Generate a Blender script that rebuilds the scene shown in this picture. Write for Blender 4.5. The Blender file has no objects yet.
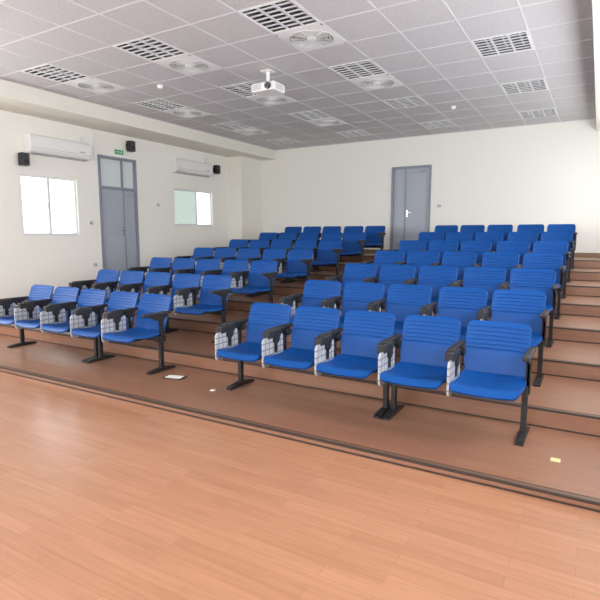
import bpy, bmesh, math, random
from mathutils import Vector, Matrix
random.seed(3)
sc = bpy.context.scene
sc.view_settings.view_transform = 'Standard'
sc.view_settings.look = 'None'

# ------------------------------------------------------------------ materials
def new_mat(name):
    m = bpy.data.materials.new(name); m.use_nodes = True
    nt = m.node_tree; b = nt.nodes['Principled BSDF']
    return m, nt, b
def simple(name, col, rough=0.5, metal=0.0, spec=0.5, bump=0.0, bscale=200):
    m, nt, b = new_mat(name)
    b.inputs['Roughness'].default_value = rough
    b.inputs['Metallic'].default_value = metal
    b.inputs['Specular IOR Level'].default_value = spec
    tc = nt.nodes.new('ShaderNodeTexCoord')
    nz = nt.nodes.new('ShaderNodeTexNoise'); nz.inputs['Scale'].default_value = bscale
    nt.links.new(tc.outputs['Object'], nz.inputs['Vector'])
    mp = nt.nodes.new('ShaderNodeMix'); mp.data_type = 'RGBA'
    mp.inputs['A'].default_value = (*[c*0.96 for c in col], 1)
    mp.inputs['B'].default_value = (*[min(1, c*1.04) for c in col], 1)
    nt.links.new(nz.outputs['Fac'], mp.inputs['Factor'])
    nt.links.new(mp.outputs['Result'], b.inputs['Base Color'])
    if bump:
        bp = nt.nodes.new('ShaderNodeBump'); bp.inputs['Strength'].default_value = bump
        bp.inputs['Distance'].default_value = 0.002
        nt.links.new(nz.outputs['Fac'], bp.inputs['Height'])
        nt.links.new(bp.outputs['Normal'], b.inputs['Normal'])
    return m
def wood(name, c1, c2, cm, rough):
    m, nt, b = new_mat(name)
    N = nt.nodes.new; L = nt.links.new
    tc = N('ShaderNodeTexCoord'); sp = N('ShaderNodeSeparateXYZ'); L(tc.outputs['Object'], sp.inputs[0])
    ad = N('ShaderNodeMath'); ad.operation = 'ADD'; L(sp.outputs[1], ad.inputs[0]); L(sp.outputs[2], ad.inputs[1])
    cb = N('ShaderNodeCombineXYZ'); L(sp.outputs[0], cb.inputs[0]); L(ad.outputs[0], cb.inputs[1])
    br = N('ShaderNodeTexBrick'); br.offset = 0.37; br.offset_frequency = 2
    br.inputs['Scale'].default_value = 1.0
    br.inputs['Brick Width'].default_value = 0.75; br.inputs['Row Height'].default_value = 0.085
    br.inputs['Mortar Size'].default_value = 0.0014; br.inputs['Mortar Smooth'].default_value = 0.8
    br.inputs['Color1'].default_value = (*c1, 1); br.inputs['Color2'].default_value = (*c2, 1)
    br.inputs['Mortar'].default_value = (*cm, 1)
    L(cb.outputs[0], br.inputs['Vector'])
    mpg = N('ShaderNodeMapping'); mpg.inputs['Scale'].default_value = (1.5, 26, 1); L(cb.outputs[0], mpg.inputs[0])
    nz = N('ShaderNodeTexNoise'); nz.inputs['Scale'].default_value = 1.6; nz.inputs['Detail'].default_value = 5
    L(mpg.outputs[0], nz.inputs['Vector'])
    rp = N('ShaderNodeMapRange'); rp.inputs['From Min'].default_value = .3; rp.inputs['From Max'].default_value = .7
    rp.inputs['To Min'].default_value = .91; rp.inputs['To Max'].default_value = 1.07
    L(nz.outputs['Fac'], rp.inputs['Value'])
    mu = N('ShaderNodeVectorMath'); mu.operation = 'SCALE'
    L(br.outputs['Color'], mu.inputs[0]); L(rp.outputs['Result'], mu.inputs['Scale'])
    L(mu.outputs[0], b.inputs['Base Color'])
    b.inputs['Roughness'].default_value = rough
    b.inputs['Specular IOR Level'].default_value = 0.65
    return m

M_floor = wood('wood_floor_lower', (.445, .218, .124), (.395, .188, .105), (.28, .13, .075), .26)
M_plat = wood('wood_floor_tier_dimmed', (.30, .146, .088), (.262, .124, .074), (.17, .08, .048), .34)  # same wood as the lower floor, weaker glare painted in as darker colour
M_nose = simple('stair_nosing', (.045, .03, .024), .5)
M_noseb = simple('stair_nosing_band', (.16, .09, .06), .5)
M_wall = simple('painted_wall', (.825, .815, .765), .7, bump=.1, bscale=120)
M_beam = simple('painted_beam', (.79, .775, .70), .7)
M_white = simple('white_plastic', (.78, .78, .78), .4)
M_tbar = simple('ceiling_tbar', (.70, .70, .71), .5)
M_black = simple('black_metal', (.010, .010, .012), .45)
M_blackp = simple('black_plastic', (.012, .012, .014), .55)
M_dark = simple('dark_cavity', (.05, .05, .055), .6)
M_grey = simple('grey_plastic', (.35, .36, .38), .5)
M_refl = simple('louver_metal', (.75, .76, .78), .4, metal=.2)
M_fixback = simple('fixture_back', (.10, .10, .11), .35)
M_tube = simple('lamp_tube', (.6, .6, .6), .3)
M_door = simple('door_paint', (.36, .39, .45), .4)
M_doorf = simple('door_frame_paint', (.22, .245, .30), .4)
M_steel = simple('steel', (.6, .6, .6), .25, metal=1)
M_alu = simple('window_aluminium', (.72, .73, .73), .4)
M_green = simple('exit_sign_green', (.03, .35, .12), .4)
M_paper = simple('paper_white', (.85, .85, .82), .6)
M_yell = simple('label_yellow', (.70, .58, .30), .6)
M_base = simple('baseboard_paint', (.25, .16, .1), .5)
M_frost = simple('frosted_transom_glass', (.62, .68, .70), .15)

# blue plastic
M_blue, nt, b = new_mat('blue_plastic')
b.inputs['Base Color'].default_value = (.0020, .064, .275, 1)
b.inputs['Roughness'].default_value = .45
b.inputs['Specular IOR Level'].default_value = .28
nz = nt.nodes.new('ShaderNodeTexNoise'); nz.inputs['Scale'].default_value = 400
tc = nt.nodes.new('ShaderNodeTexCoord'); nt.links.new(tc.outputs['Object'], nz.inputs['Vector'])
bp = nt.nodes.new('ShaderNodeBump'); bp.inputs['Strength'].default_value = .1; bp.inputs['Distance'].default_value = .001
nt.links.new(nz.outputs['Fac'], bp.inputs['Height']); nt.links.new(bp.outputs['Normal'], b.inputs['Normal'])

# tablet grid pattern
M_tab, nt, b = new_mat('tablet_laminate')
N = nt.nodes.new; L = nt.links.new
tc = N('ShaderNodeTexCoord'); sp = N('ShaderNodeSeparateXYZ'); L(tc.outputs['Object'], sp.inputs[0])
cb = N('ShaderNodeCombineXYZ'); L(sp.outputs[1], cb.inputs[0]); L(sp.outputs[2], cb.inputs[1])
br = N('ShaderNodeTexBrick'); br.offset = 0; br.inputs['Scale'].default_value = 1
br.inputs['Brick Width'].default_value = .06; br.inputs['Row Height'].default_value = .055
br.inputs['Mortar Size'].default_value = .006; br.inputs['Mortar Smooth'].default_value = .1
br.inputs['Color1'].default_value = (.34, .35, .38, 1); br.inputs['Color2'].default_value = (.46, .47, .49, 1)
br.inputs['Mortar'].default_value = (.17, .18, .22, 1)
L(cb.outputs[0], br.inputs['Vector']); L(br.outputs['Color'], b.inputs['Base Color'])
b.inputs['Roughness'].default_value = .4; b.inputs['Specular IOR Level'].default_value = .3

# ceiling tile
M_ceil, nt, b = new_mat('ceiling_tile')
N = nt.nodes.new; L = nt.links.new
tc = N('ShaderNodeTexCoord'); vo = N('ShaderNodeTexNoise'); vo.inputs['Scale'].default_value = 60; vo.inputs['Detail'].default_value = 3
L(tc.outputs['Object'], vo.inputs['Vector'])
cr = N('ShaderNodeValToRGB'); cr.color_ramp.elements[0].position = .38; cr.color_ramp.elements[0].color = (.49, .48, .495, 1)
cr.color_ramp.elements[1].position = .5; cr.color_ramp.elements[1].color = (.57, .56, .575, 1)
L(vo.outputs['Fac'], cr.inputs[0]); L(cr.outputs[0], b.inputs['Base Color']); b.inputs['Roughness'].default_value = .85

def glass(name, tint, gl=.06):
    m = bpy.data.materials.new(name); m.use_nodes = True
    nt = m.node_tree; nt.nodes.clear(); N = nt.nodes.new; L = nt.links.new
    o = N('ShaderNodeOutputMaterial'); mx = N('ShaderNodeMixShader'); t = N('ShaderNodeBsdfTransparent'); g = N('ShaderNodeBsdfGlossy')
    t.inputs[0].default_value = (*tint, 1); g.inputs['Roughness'].default_value = .05; mx.inputs[0].default_value = gl
    L(t.outputs[0], mx.inputs[1]); L(g.outputs[0], mx.inputs[2]); L(mx.outputs[0], o.inputs[0])
    return m
M_glass = glass('window_glass', (.97, .98, .98))
M_glassg = glass('window_glass_tinted', (.41, .44, .415))

# ------------------------------------------------------------------ mesh builder
class B:
    def __init__(s): s.v=[]; s.f=[]; s.m=[]; s.sm=[]; s.mats=[]
    def mi(s, mat):
        if mat not in s.mats: s.mats.append(mat)
        return s.mats.index(mat)
    def add(s, vs, fs, mat, smooth=False, M=None):
        o=len(s.v)
        for p in vs:
            p=Vector(p)
            s.v.append(tuple(M@p) if M else tuple(p))
        k=s.mi(mat)
        for f in fs: s.f.append([o+i for i in f]); s.m.append(k); s.sm.append(smooth)
    def box(s, a, bb, mat, bev=0, M=None, seg=2):
        x0,y0,z0=[min(a[i],bb[i]) for i in range(3)]; x1,y1,z1=[max(a[i],bb[i]) for i in range(3)]
        if bev<=0:
            vs=[(x0,y0,z0),(x1,y0,z0),(x1,y1,z0),(x0,y1,z0),(x0,y0,z1),(x1,y0,z1),(x1,y1,z1),(x0,y1,z1)]
            fs=[(0,3,2,1),(4,5,6,7),(0,1,5,4),(1,2,6,5),(2,3,7,6),(3,0,4,7)]
            s.add(vs,fs,mat,False,M); return
        bm=bmesh.new(); bmesh.ops.create_cube(bm,size=1)
        for v in bm.verts: v.co=Vector(((x0+x1)/2+v.co.x*(x1-x0),(y0+y1)/2+v.co.y*(y1-y0),(z0+z1)/2+v.co.z*(z1-z0)))
        bmesh.ops.bevel(bm,geom=bm.edges[:],offset=bev,segments=seg,profile=.5,affect='EDGES')
        bm.verts.index_update()
        s.add([v.co[:] for v in bm.verts],[[v.index for v in f.verts] for f in bm.faces],mat,False,M); bm.free()
    def cyl(s, p0, p1, r, mat, n=16, r1=None, caps=True):
        p0=Vector(p0); p1=Vector(p1); d=(p1-p0).normalized(); r1=r if r1 is None else r1
        a=d.orthogonal().normalized(); c=d.cross(a)
        A=[p0+(a*math.cos(2*math.pi*i/n)+c*math.sin(2*math.pi*i/n))*r for i in range(n)]
        C=[p1+(a*math.cos(2*math.pi*i/n)+c*math.sin(2*math.pi*i/n))*r1 for i in range(n)]
        s.add(A+C,[(i,(i+1)%n,n+(i+1)%n,n+i) for i in range(n)],mat,True)
        if caps: s.add(A,[list(range(n))[::-1]],mat); s.add(C,[list(range(n))],mat)
    def torus(s, c, R, r, mat, n=32, k=6):
        vs=[]; fs=[]
        for i in range(n):
            a=2*math.pi*i/n
            for j in range(k):
                t=2*math.pi*j/k; rr=R+r*math.cos(t)
                vs.append((c[0]+rr*math.cos(a),c[1]+rr*math.sin(a),c[2]+r*math.sin(t)))
        for i in range(n):
            for j in range(k):
                fs.append((i*k+j,((i+1)%n)*k+j,((i+1)%n)*k+(j+1)%k,i*k+(j+1)%k))
        s.add(vs,fs,mat,True)
    def prism(s, poly, ax, a, bb, mat, smooth=False):
        def P(p,t):
            if ax==0: return (t,p[0],p[1])
            if ax==1: return (p[0],t,p[1])
            return (p[0],p[1],t)
        n=len(poly); A=[P(p,a) for p in poly]; C=[P(p,bb) for p in poly]
        s.add(A+C,[(i,(i+1)%n,n+(i+1)%n,n+i) for i in range(n)],mat,smooth)
        s.add(A,[list(range(n))[::-1]],mat); s.add(C,[list(range(n))],mat)
    def plate(s, P, nu, nv, th, mat):
        G=[[Vector(P(i/nu,j/nv)) for i in range(nu+1)] for j in range(nv+1)]
        def nrm(j,i):
            du=G[j][min(i+1,nu)]-G[j][max(i-1,0)]; dv=G[min(j+1,nv)][i]-G[max(j-1,0)][i]
            return du.cross(dv).normalized()
        T=[p for r in G for p in r]
        Bk=[G[j][i]-nrm(j,i)*th for j in range(nv+1) for i in range(nu+1)]
        W=nu+1; fs=[(j*W+i,j*W+i+1,(j+1)*W+i+1,(j+1)*W+i) for j in range(nv) for i in range(nu)]
        s.add(T,fs,mat,True); s.add(Bk,[f[::-1] for f in fs],mat,True)
        loop=[i for i in range(nu+1)]+[j*W+nu for j in range(1,nv+1)]+[nv*W+i for i in range(nu-1,-1,-1)]+[j*W for j in range(nv-1,0,-1)]
        n=len(loop); vs=[T[k] for k in loop]+[Bk[k] for k in loop]
        s.add(vs,[(i,n+i,n+(i+1)%n,(i+1)%n) for i in range(n)],mat,True)
    def mesh(s, name):
        me=bpy.data.meshes.new(name); me.from_pydata(s.v,[],s.f)
        for m in s.mats: me.materials.append(m)
        me.polygons.foreach_set('material_index',s.m); me.polygons.foreach_set('use_smooth',s.sm); me.update()
        return me
    def obj(s, name, loc=(0,0,0), rz=0):
        o=bpy.data.objects.new(name,s.mesh(name)); o.location=loc; o.rotation_euler=(0,0,rz)
        sc.collection.objects.link(o); return o

# ------------------------------------------------------------------ dimensions
XL, XR, YB, YF = -8.95, 1.0, 12.4, -3.0
ZC = 3.87; ZF = -0.05
STEP=.148; PITCH=1.11; NOSE0=3.2
BX=-8.06; BXR=-.2
def lev(k): return STEP*k

# floor
b=B(); b.box((XL,YF,ZF-.1),(XR,NOSE0,ZF),M_floor); b.obj('floor')
# tiers
b=B()
for k in range(8):
    y0=NOSE0+PITCH*k; y1=NOSE0+PITCH*(k+1) if k<7 else YB
    zb=ZF if k==0 else lev(k-1)
    b.box((XL,y0,ZF-.1),(XR,y1,lev(k)),M_plat)
    b.box((XL,y0-.004,lev(k)-.012),(XR,y0+.012,lev(k)+.004),M_nose)
    b.box((XL,y0+.012,lev(k)-.01),(XR,y0+.045,lev(k)+.003),M_noseb)
    b.box((XL,y0+.045,lev(k)-.01),(XR,y0+.054,lev(k)+.004),M_nose)
    b.box((XL,y0-.006,zb),(XR,y0+.002,zb+.012),M_nose)
b.obj('floor_tiered_platform')

def wall(name, axis, lo, hi, inner, outer, z0, z1, ops, mat):
    b=B()
    def bx(a0,a1,za,zb):
        if a1-a0<1e-4 or zb-za<1e-4: return
        if axis=='y': b.box((inner,a0,za),(outer,a1,zb),mat)
        else: b.box((a0,inner,za),(a1,outer,zb),mat)
    cur=lo
    for (a0,a1,za,zb) in sorted(ops):
        bx(cur,a0,z0,z1); bx(a0,a1,z0,za); bx(a0,a1,zb,z1); cur=a1
    bx(cur,hi,z0,z1)
    return b.obj(name)
W1=(5.48,6.62,1.51,2.59); D1=(7.13,8.13,lev(4),3.14); W2=(9.29,10.70,1.75,2.63); W3=(0.0,3.6,1.3,2.8)
D2=(-4.59,-3.59,lev(7),3.18)
wall('wall_left','y',YF,YB+.2,XL,XL-.2,ZF-.1,ZC+.1,[W1,D1,W2,W3],M_wall)
wall('wall_back','x',XL,XR,YB,YB+.2,ZF-.1,ZC+.1,[D2],M_wall)
RW=[(-2.4+i*2.9,-2.4+i*2.9+2.3,1.5,3.1) for i in range(5)]
wall('wall_right','y',YF,YB+.2,XR,XR+.2,ZF-.1,ZC+.1,RW,M_wall)
FW=[(-8.2+i*2.9,-8.2+i*2.9+2.3,1.2,3.0) for i in range(3)]
wall('wall_front','x',XL-.2,XR+.2,YF,YF-.2,ZF-.1,ZC+.1,FW,M_wall)

b=B(); b.box((XL,YF,ZC-.25),(BX,YB,ZC+.1),M_beam); b.obj('beam_left')
b=B(); b.box((BXR,YF,ZC-.25),(XR,YB,ZC+.1),M_beam); b.obj('beam_right')
b=B(); b.box((XL,11.4,ZF),(-8.5,YB,ZC-.25),M_beam); b.obj('corner_column')

b=B()
for k in range(8):
    y0=NOSE0+PITCH*k; y1=NOSE0+PITCH*(k+1) if k<7 else 11.4
    if k in (3,4):
        if k==3: b.box((XL,y0,lev(k)),(XL+.012,D1[0]-.05,lev(k)+.1),M_base)
        continue
    b.box((XL,y0,lev(k)),(XL+.012,y1,lev(k)+.1),M_base)
b.box((XL,YF,ZF),(XL+.012,NOSE0,ZF+.1),M_base)
b.obj('baseboard_left')
b=B(); b.box((-8.5,YB-.012,lev(7)),(D2[0]-.05,YB,lev(7)+.1),M_base); b.box((D2[1]+.05,YB-.012,lev(7)),(XR,YB,lev(7)+.1),M_base); b.obj('baseboard_back')

# ------------------------------------------------------------------ ceiling
TX,TY=.655,.70
lights=[(x,y) for x in (-7.10,-5.135,-3.17,-1.205) for y in (11.3,9.2,7.1,5.0,2.9,.8)]
fans=[(-7.10,9.9),(-5.135,9.9)]+[(x,y) for x in (-7.10,-5.135,-3.17) for y in (7.8,5.7)]
def is_open(cx,cy): return any(abs(cx-a)<.05 and abs(cy-c)<.05 for a,c in lights+fans)
b=B(); g=B()
xe=[]; x=-7.10-TX/2-TX*2
while x<BXR+TX: xe.append(x); x+=TX
ye=[]; y=11.3+TY/2+TY*2
while y>YF-TY: ye.append(y); y-=TY
ye=ye[::-1]
for i in range(len(xe)-1):
    for j in range(len(ye)-1):
        if is_open((xe[i]+xe[i+1])/2,(ye[j]+ye[j+1])/2): continue
        a0=max(xe[i],BX); a1=min(xe[i+1],BXR); c0=max(ye[j],YF); c1=min(ye[j+1],YB)
        if a1-a0<.001 or c1-c0<.001: continue
        b.box((a0,c0,ZC),(a1,c1,ZC+.02),M_ceil)
for x in xe:
    if BX<x<BXR: g.box((x-.010,YF,ZC-.004),(x+.010,YB,ZC+.001),M_tbar)
for y in ye:
    if YF<y<YB: g.box((BX,y-.010,ZC-.003),(BXR,y+.010,ZC+.001),M_tbar)
g.box((BX,YB-.02,ZC-.006),(BXR,YB,ZC),M_tbar); g.box((BX,YF,ZC-.006),(BX+.02,YB,ZC),M_tbar)
b.obj('ceiling'); g.obj('trim_ceiling_grid')
b=B(); b.box((XL-.2,YF-.2,ZC+.16),(XR+.2,YB+.2,ZC+.3),M_beam); b.obj('sky_blocking_slab')  # unseen slab added above the tiles to keep sky light from leaking in

hx,hy=TX/2-.008,TY/2-.008
b=B(); H=.11
b.box((-hx,-hy,H),(hx,hy,H+.01),M_fixback)
for s in (-1,1):
    b.box((s*hx,-hy,-.006),(s*(hx-.022),hy,.003),M_white); b.box((-hx,s*hy,-.006),(hx,s*(hy-.022),.003),M_white)
    b.box((s*hx,-hy,.003),(s*(hx-.015),hy,H),M_fixback); b.box((-hx,s*hy,.003),(hx,s*(hy-.015),H),M_fixback)
for i in range(3):
    cx=(-1+i)*.2
    b.cyl((cx,-hy+.04,.07),(cx,hy-.04,.07),.014,M_tube,10)
for cx in (-.1,.1):
    b.box((cx-.012,-hy+.02,-.002),(cx+.012,hy-.02,.010),M_refl)
n=7
for i in range(1,n):
    y=-hy+2*hy*i/n
    b.box((-hx+.02,y-.010,-.001),(hx-.02,y+.010,.008),M_refl)
lm=b.mesh('louvre_light')
for i,(x,y) in enumerate(lights):
    o=bpy.data.objects.new('recessed_ceiling_light',lm); o.location=(x,y,ZC); sc.collection.objects.link(o)
b=B(); H=.12; R=.27
b.box((-hx,-hy,H),(hx,hy,H+.01),M_dark)
n=32; outer=[]; inner=[]
for i in range(n):
    a=2*math.pi*(i+.5)/n; c,s_=math.cos(a),math.sin(a); t=min(hx/abs(c) if abs(c)>1e-6 else 9,hy/abs(s_) if abs(s_)>1e-6 else 9)
    outer.append((c*t,s_*t,-.006)); inner.append((c*R,s_*R,-.012))
b.add(outer+inner,[(i,n+i,n+(i+1)%n,(i+1)%n) for i in range(n)],M_white)
for s in (-1,1):
    b.box((s*hx,-hy,-.006),(s*(hx-.006),hy,H),M_white); b.box((-hx,s*hy,-.006),(hx,s*(hy-.006),H),M_white)
for r in (.27,.235,.20,.165,.13,.095): b.torus((0,0,-.012),r,.004,M_white)
b.cyl((0,0,-.02),(0,0,0),.055,M_white,20)
for i in range(12):
    a=2*math.pi*i/12; Mx=Matrix.Rotation(a,4,'Z'); b.box((.05,-.003,-.013),(.27,.003,-.009),M_white,M=Mx)
for i in range(4):
    Mx=Matrix.Rotation(2*math.pi*i/4+.3,4,'Z')@Matrix.Translation((0,0,.05))@Matrix.Rotation(.4,4,'X'); b.box((.03,-.045,-.003),(.24,.045,.003),M_grey,M=Mx)
b.cyl((0,0,.0),(0,0,.12),.05,M_grey,16)
fm=b.mesh('ceiling_fan')
for x,y in fans:
    o=bpy.data.objects.new('recessed_ceiling_fan',fm); o.location=(x,y,ZC); sc.collection.objects.link(o)
for (x,y) in [(-2.5,9.9),(-6.2,6.2)]:
    b=B(); b.cyl((0,0,-.012),(0,0,0),.055,M_white,20); b.cyl((0,0,-.045),(0,0,-.012),.032,M_white,20,r1=.048); b.obj('smoke_detector',(x,y,ZC-.004))

# projector
b=B()
b.box((-.20,-.15,-.06),(.20,.15,.06),M_white,.02,seg=3)
b.cyl((.10,-.175,.0),(.10,-.14,.0),.048,M_blackp,24); b.cyl((.10,-.178,0),(.10,-.17,0),.036,M_steel,24); b.cyl((.10,-.181,0),(.10,-.175,0),.028,M_dark,24)
for i in range(7): b.box((-.17,-.153,-.04+i*.012),(-.02,-.149,-.035+i*.012),M_grey)
for i in range(7): b.box((.198,-.1,-.04+i*.012),(.202,.1,-.035+i*.012),M_grey)
for (u,w) in ((-.12,-.09),(.12,-.09),(-.12,.09),(.12,.09)): b.cyl((u,w,.055),(u*.4,w*.4,.085),.006,M_white,8)
b.box((-.07,-.06,.08),(.07,.06,.09),M_white); b.cyl((0,0,.085),(0,0,.24),.025,M_white,14); b.box((-.08,-.08,.235),(.08,.08,.245),M_white)
b.obj('ceiling_projector',(-4.32,6.47,ZC-.245-.004))

# ------------------------------------------------------------------ left-wall equipment
def ac(loc,w):
    b=B()
    prof=[(0,0),(.10,-.0),(.17,.03),(.205,.08),(.21,.26),(.20,.31),(.17,.33),(0,.33)]
    b.prism(prof,1,0,w,M_white)
    b.box((.10,.06,-.003),(.155,w-.06,.004),M_grey)
    b.box((.205,.01,.10),(.2125,w-.01,.105),M_grey)
    b.prism([(.12,.005),(.175,.028),(.172,.034),(.118,.012)],1,.05,w-.05,M_alu)
    b.box((.211,w-.25,.13),(.213,w-.13,.15),M_grey)
    b.box((0,-.012,.02),(.20,0,.31),M_alu,.004)
    b.box((0,w,.02),(.20,w+.012,.31),M_alu,.004)
    b.cyl((.03,w-.05,.33),(.03,w-.05,.48),.02,M_white,10)
    return b.obj('wall_air_conditioner',loc)
ac((XL,5.60,2.95),1.22); ac((XL,9.2,2.99),1.3)
def speaker(loc,s=1.0):
    b=B(); b.box((.05,-.07*s,-.11*s),(.18,.07*s,.11*s),M_blackp,.012)
    b.box((.18,-.058*s,-.098*s),(.184,.058*s,.098*s),M_dark)
    b.cyl((.184,0,-.04*s),(.187,0,-.04*s),.045*s,M_black,20); b.cyl((.184,0,.055*s),(.187,0,.055*s),.02*s,M_black,16)
    b.box((0,-.02,-.03),(.05,.02,.03),M_black); b.box((0,-.035,-.06),(.006,.035,.06),M_black)
    return b.obj('wall_speaker',loc)
speaker((XL,5.5,2.83),1.0); speaker((XL,7.92,3.40),1.0); speaker((XL,10.78,3.22),1.0)
b=B(); b.box((0,-.12,-.055),(.035,.12,.055),M_white,.006); b.box((.035,-.11,-.045),(.037,.11,.045),M_green); b.box((.037,-.07,-.006),(.038,.02,.006),M_paper)
b.prism([(.035,0),(.065,.028),(.065,-.028)],0,.037,.038,M_paper); b.obj('exit_sign',(XL,7.66,3.25))
def switch(loc,rz=0,n=2):
    b=B(); b.box((0,-.06,-.06),(.01,.06,.06),M_white,.003)
    for i in range(n): b.box((.01,-.04+i*.045,-.03),(.015,-.005+i*.045,.03),M_grey,.002)
    return b.obj('wall_switch',loc,rz)
switch((XL,6.9,1.75)); switch((XL,8.75,2.2)); switch((-3.38,YB,2.2),-math.pi/2); switch((XL,6.95,.9))
b=B(); b.cyl((.015,0,0),(.015,0,.62),.012,M_white,8); b.obj('cable_conduit',(XL,7.05,3.0))

# windows
def window(name, op, side, nm, gl, axis='y', divs=2):
    a0,a1,z0,z1=op; b=B(); f=.035
    def bx(p0,p1,za,zb,d0,d1,m):
        if axis=='y': b.box((d0,p0,za),(d1,p1,zb),m)
        else: b.box((p0,d0,za),(p1,d1,zb),m)
    base=nm; d0,d1=base+side*.04,base+side*.11
    bx(a0,a1,z0,z0+f,d0,d1,M_alu); bx(a0,a1,z1-f,z1,d0,d1,M_alu); bx(a0,a0+f,z0+f,z1-f,d0,d1,M_alu); bx(a1-f,a1,z0+f,z1-f,d0,d1,M_alu)
    for i in range(1,divs):
        c=a0+(a1-a0)*i/divs; bx(c-.025,c+.025,z0+f,z1-f,d0+side*.015,d1-side*.01,M_alu)
    c=a0+(a1-a0)/divs
    bx(c-.03,c-.012,(z0+z1)/2-.06,(z0+z1)/2+.06,d0+side*.005,d0+side*.015,M_grey)
    if gl is M_glassg:
        cc=a0+(a1-a0)*.62
        bx(a0+f,cc,z0+f,z1-f,base+side*.075,base+side*.08,gl)
        bx(cc-.015,cc+.015,z0+f,z1-f,base+side*.07,base+side*.09,M_alu)
        bx(cc,a1-f,z0+f,z1-f,base+side*.085,base+side*.09,M_glass)
    else:
        bx(a0+f,a1-f,z0+f,z1-f,base+side*.075,base+side*.08,gl)
    bx(a0-.02,a1+.02,z0-.02,z0,base-side*.012,base+side*.04,M_white)
    return b.obj(name)
window('window_1',W1,-1,XL,M_glass); window('window_2',W2,-1,XL,M_glassg,divs=1); window('window_3',W3,-1,XL,M_glass,divs=4)  # third window is out of view, added to bring in light from the left
for i,o in enumerate(RW): window('window_%d'%(i+4),o,1,XR,M_glass,divs=3)
for i,o in enumerate(FW): window('window_%d'%(i+9),o,-1,YF,M_glass,axis='x',divs=3)

def door(name, w, z0, z1, transom, loc, rz):
    b=B(); H=z1-z0; f=.055
    bo=lambda a,c,m,bev=0: b.box(a,c,m,bev)
    bo((0,-.02,0),(f,.12,H),M_doorf); bo((w-f,-.02,0),(w,.12,H),M_doorf); bo((f,-.02,H-f),(w-f,.12,H),M_doorf)
    top=H-f
    if transom:
        zt=H-transom; bo((f,-.02,zt-f),(w-f,.12,zt),M_doorf)
        bo((f,.04,zt),(w-f,.05,H-f),M_frost); bo((w*.62-.015,.0,zt),(w*.62+.015,.06,H-f),M_doorf)
        top=zt-f
    s=f+(w-2*f)*.34
    if transom: s=f+(w-2*f)*.66
    bo((f+.003,.02,.006),(s-.003,.06,top-.003),M_door,.004)
    bo((s+.003,.02,.006),(w-f-.003,.06,top-.003),M_door,.004)
    bo((s-.012,.008,.006),(s+.014,.02,top-.003),M_doorf)
    for (a0,a1) in ((f+.06,s-.06),(s+.06,w-f-.06)):
        for (c0,c1) in ((.18,top*.46),(top*.54,top-.15)):
            bo((a0,.012,c0),(a1,.02,c1),M_door,.003)
    hz=1.0; q=-1 if transom else 1
    bo((s+q*.03,.012,hz-.09),(s+q*.07,.02,hz+.09),M_steel,.003)
    bo((s+q*.042,-.03,hz+.01),(s+q*.058,.012,hz+.03),M_steel); bo((s+q*.042,-.04,hz+.01),(s+q*.17,-.026,hz+.03),M_steel,.004)
    bo((w-f-.28,-.025,top-.1),(w-f-.08,.02,top-.05),M_grey,.005)
    o=b.obj(name,loc,rz); return o
door('door_1',D1[1]-D1[0],D1[2],D1[3],.62,(XL,D1[0],D1[2]),math.pi/2)
door('door_2',D2[1]-D2[0],D2[2],D2[3],0,(D2[0],YB,D2[2]),0)

# ------------------------------------------------------------------ auditorium chairs
def rib(t,n):
    s=(t*n)%1.0
    return -.011*max(0,1-abs(s-.5)/.22)
def backP(u,v):
    hw=.236
    if v>.88: hw-=.038*(1-math.sqrt(max(0,1-((v-.88)/.12)**2)))
    if v<.35: hw-=.022*((.35-v)/.35)**1.5
    x=(u*2-1)*hw; k=(u*2-1)
    z=.415+.41*v
    y=.075+.10*v+.035*v*v-.028*k*k
    if v>.9: y+=.02*((v-.9)/.1)**2
    r=rib((v-.45)/.47,6) if .45<v<.92 and abs(k)<.93 else 0
    return (x,y-r*1.0,z)
def seatP(u,v):
    hw=.242
    if v<.14: hw-=.04*(1-math.sqrt(max(0,1-((.14-v)/.14)**2)))
    if v>.8: hw-=.02*((v-.8)/.2)
    k=(u*2-1); x=k*hw; y=-.42+.50*v
    z=.437-.022*math.sin(math.pi*min(1,max(0,(v-.1)/.9)))+.012*k*k
    if v<.16: z-=.045*((.16-v)/.16)**2
    r=rib((v-.3)/.55,6)*.6 if .3<v<.85 and abs(k)<.9 else 0
    return (x,y,z+r)
PW=.53
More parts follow.
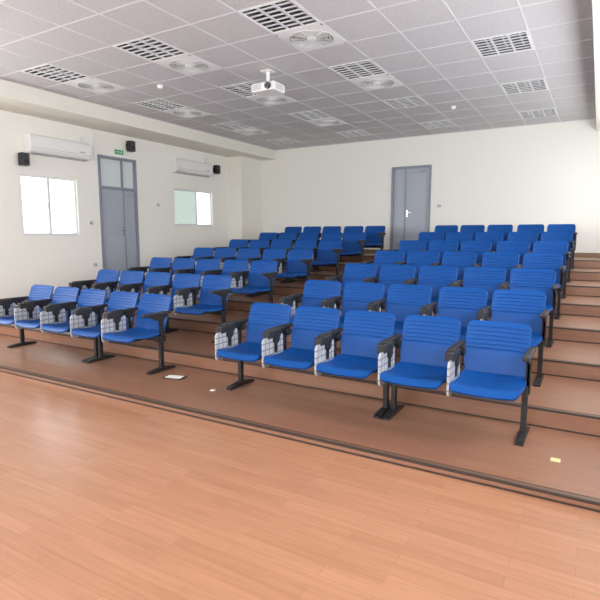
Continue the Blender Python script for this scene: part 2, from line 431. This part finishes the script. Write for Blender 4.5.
def chair(left_foot, right_foot, right_arm):
    b=B()
    b.plate(backP,16,84,.016,M_blue); b.plate(seatP,16,60,.022,M_blue)
    b.box((-.20,-.36,.385),(-.175,.05,.410),M_black,.003); b.box((.175,-.36,.385),(.20,.05,.410),M_black,.003)
    b.box((-PW/2,-.03,.335),(PW/2,.03,.385),M_black,.004)
    for s in (-1,1):
        b.prism([(.03,.34),(.055,.34),(.13,.46),(.195,.66),(.175,.66),(.105,.47)],0,s*.17-.012,s*.17+.012,M_black)
    def arm(x, tab):
        b.box((x-.014,-.022,.34),(x+.014,.022,.64),M_black,.003)
        b.box((x-.026,-.27,.635),(x+.026,.13,.668),M_blackp,.010)
        b.prism([(-.2,.636),(.10,.636),(.03,.56),(-.03,.56)],0,x-.010,x+.010,M_black)
        if tab:
            y0,y1,z0,z1=-.40,-.05,.335,.60; r=.04; poly=[]
            for (cy,cz,a0) in ((y1-r,z1-.015,0),(y0+r,z1-r,90),(y0+r,z0+r,180),(y1-r*1.5,z0+r*1.5,270)):
                rr=r if cz!=z1-.015 else .015
                for q in range(5):
                    a=math.radians(a0+q*22.5); poly.append((cy+rr*math.cos(a),cz+rr*math.sin(a)))
            b.prism(poly,0,x+.018,x+.034,M_tab)
            b.box((x-.022,-.33,.585),(x+.046,-.12,.655),M_blackp,.008)
            b.cyl((x+.030,-.20,.575),(x+.050,-.20,.575),.05,M_blackp,18)
            b.cyl((x-.03,.02,.60),(x+.046,.02,.60),.035,M_blackp,16)
            b.box((x+.034,-.225,.45),(x+.042,-.175,.58),M_blackp,.003)
    def foot(x):
        b.box((x-.020,-.024,.02),(x+.020,.024,.40),M_black,.004)
        poly=[(-.20,0),(.19,0),(.19,.018),(.16,.028),(.05,.042),(-.05,.042),(-.17,.028),(-.20,.018)]
        b.prism(poly,0,x-.028,x+.028,M_black)
        b.box((x-.022,-.06,.33),(x+.022,.06,.395),M_black,.004)
    arm(-PW/2,True)
    if left_foot: foot(-PW/2+.012)
    if right_foot: foot(PW/2-.03)
    if right_arm:
        arm(PW/2-.01,False); b.box((PW/2-.034,-.022,.34),(PW/2-.002,.022,.64),M_black,.003)
    return b.mesh('auditorium_chair')
cA=chair(True,False,False); cB=chair(False,False,False); cC=chair(False,True,False); cD=chair(False,True,True)
for k in range(7):
    yb=4.03+PITCH*k
    for x0 in (-6.80,-3.06):
        xs=[(x0+PW*(i+.5),m) for i,m in enumerate((cA,cB,cC))]+[(x0+PW*3+.03+PW*(i+.5),m) for i,m in enumerate((cA,cD))]
        for x,m in xs:
            o=bpy.data.objects.new('auditorium_chair',m); o.location=(x,yb,lev(k)); sc.collection.objects.link(o)

# ------------------------------------------------------------------ small floor items
b=B(); b.box((-.11,-.07,0),(.11,.07,.006),M_black,.002); b.box((-.09,-.052,.006),(.09,.052,.008),M_paper); b.obj('paper_notice_on_floor',(-3.83,3.9,.0),.25)
b=B(); b.box((-.03,-.03,0),(.03,.03,.004),M_yell,.001); b.box((-.02,-.02,.004),(.02,.02,.005),M_yell); b.obj('floor_socket_cover',(-.165,3.70,0))
b=B(); b.box((-.022,-.022,0),(.022,.022,.004),M_paper,.001); b.box((-.015,-.004,.004),(.015,.004,.005),M_grey); b.obj('floor_label',(-3.18,3.75,0))

# ------------------------------------------------------------------ lighting
w=bpy.data.worlds.new('sky'); sc.world=w; w.use_nodes=True
bg=w.node_tree.nodes['Background']; bg.inputs[0].default_value=(.93,.97,1,1); bg.inputs[1].default_value=4.0
def area(name, loc, direction, sx, sy, power, col=(.96,.98,1.0)):
    l=bpy.data.lights.new(name,'AREA'); l.shape='RECTANGLE'; l.size=sx; l.size_y=sy; l.energy=power; l.color=col
    o=bpy.data.objects.new(name,l); o.location=loc; o.rotation_euler=Vector(direction).to_track_quat('-Z','Y').to_euler(); sc.collection.objects.link(o)
for i,o in enumerate(RW): area('daylight_window_right',(XR+.03,(o[0]+o[1])/2,(o[2]+o[3])/2),(-1,0,0),o[1]-o[0]-.1,o[3]-o[2]-.1,(60,65,65,55,38)[i])
for o in FW: area('daylight_window_front',((o[0]+o[1])/2,YF-.03,(o[2]+o[3])/2),(0,1,0),o[1]-o[0]-.1,o[3]-o[2]-.1,90)
area('added_left_light',(XL-.03,(W3[0]+W3[1])/2,(W3[2]+W3[3])/2),(1,0,0),W3[1]-W3[0]-.1,1.4,150)  # added lamp filling the made-up left window, brightens that side

# ------------------------------------------------------------------ camera
cd=bpy.data.cameras.new('camera'); cam=bpy.data.objects.new('camera',cd); sc.collection.objects.link(cam)
cam.location=(0,0,1.508); cam.rotation_euler=(math.radians(90-7.26),0,math.radians(30.3))
cd.sensor_width=36; cd.lens=30.6; cd.clip_start=.05; sc.camera=cam
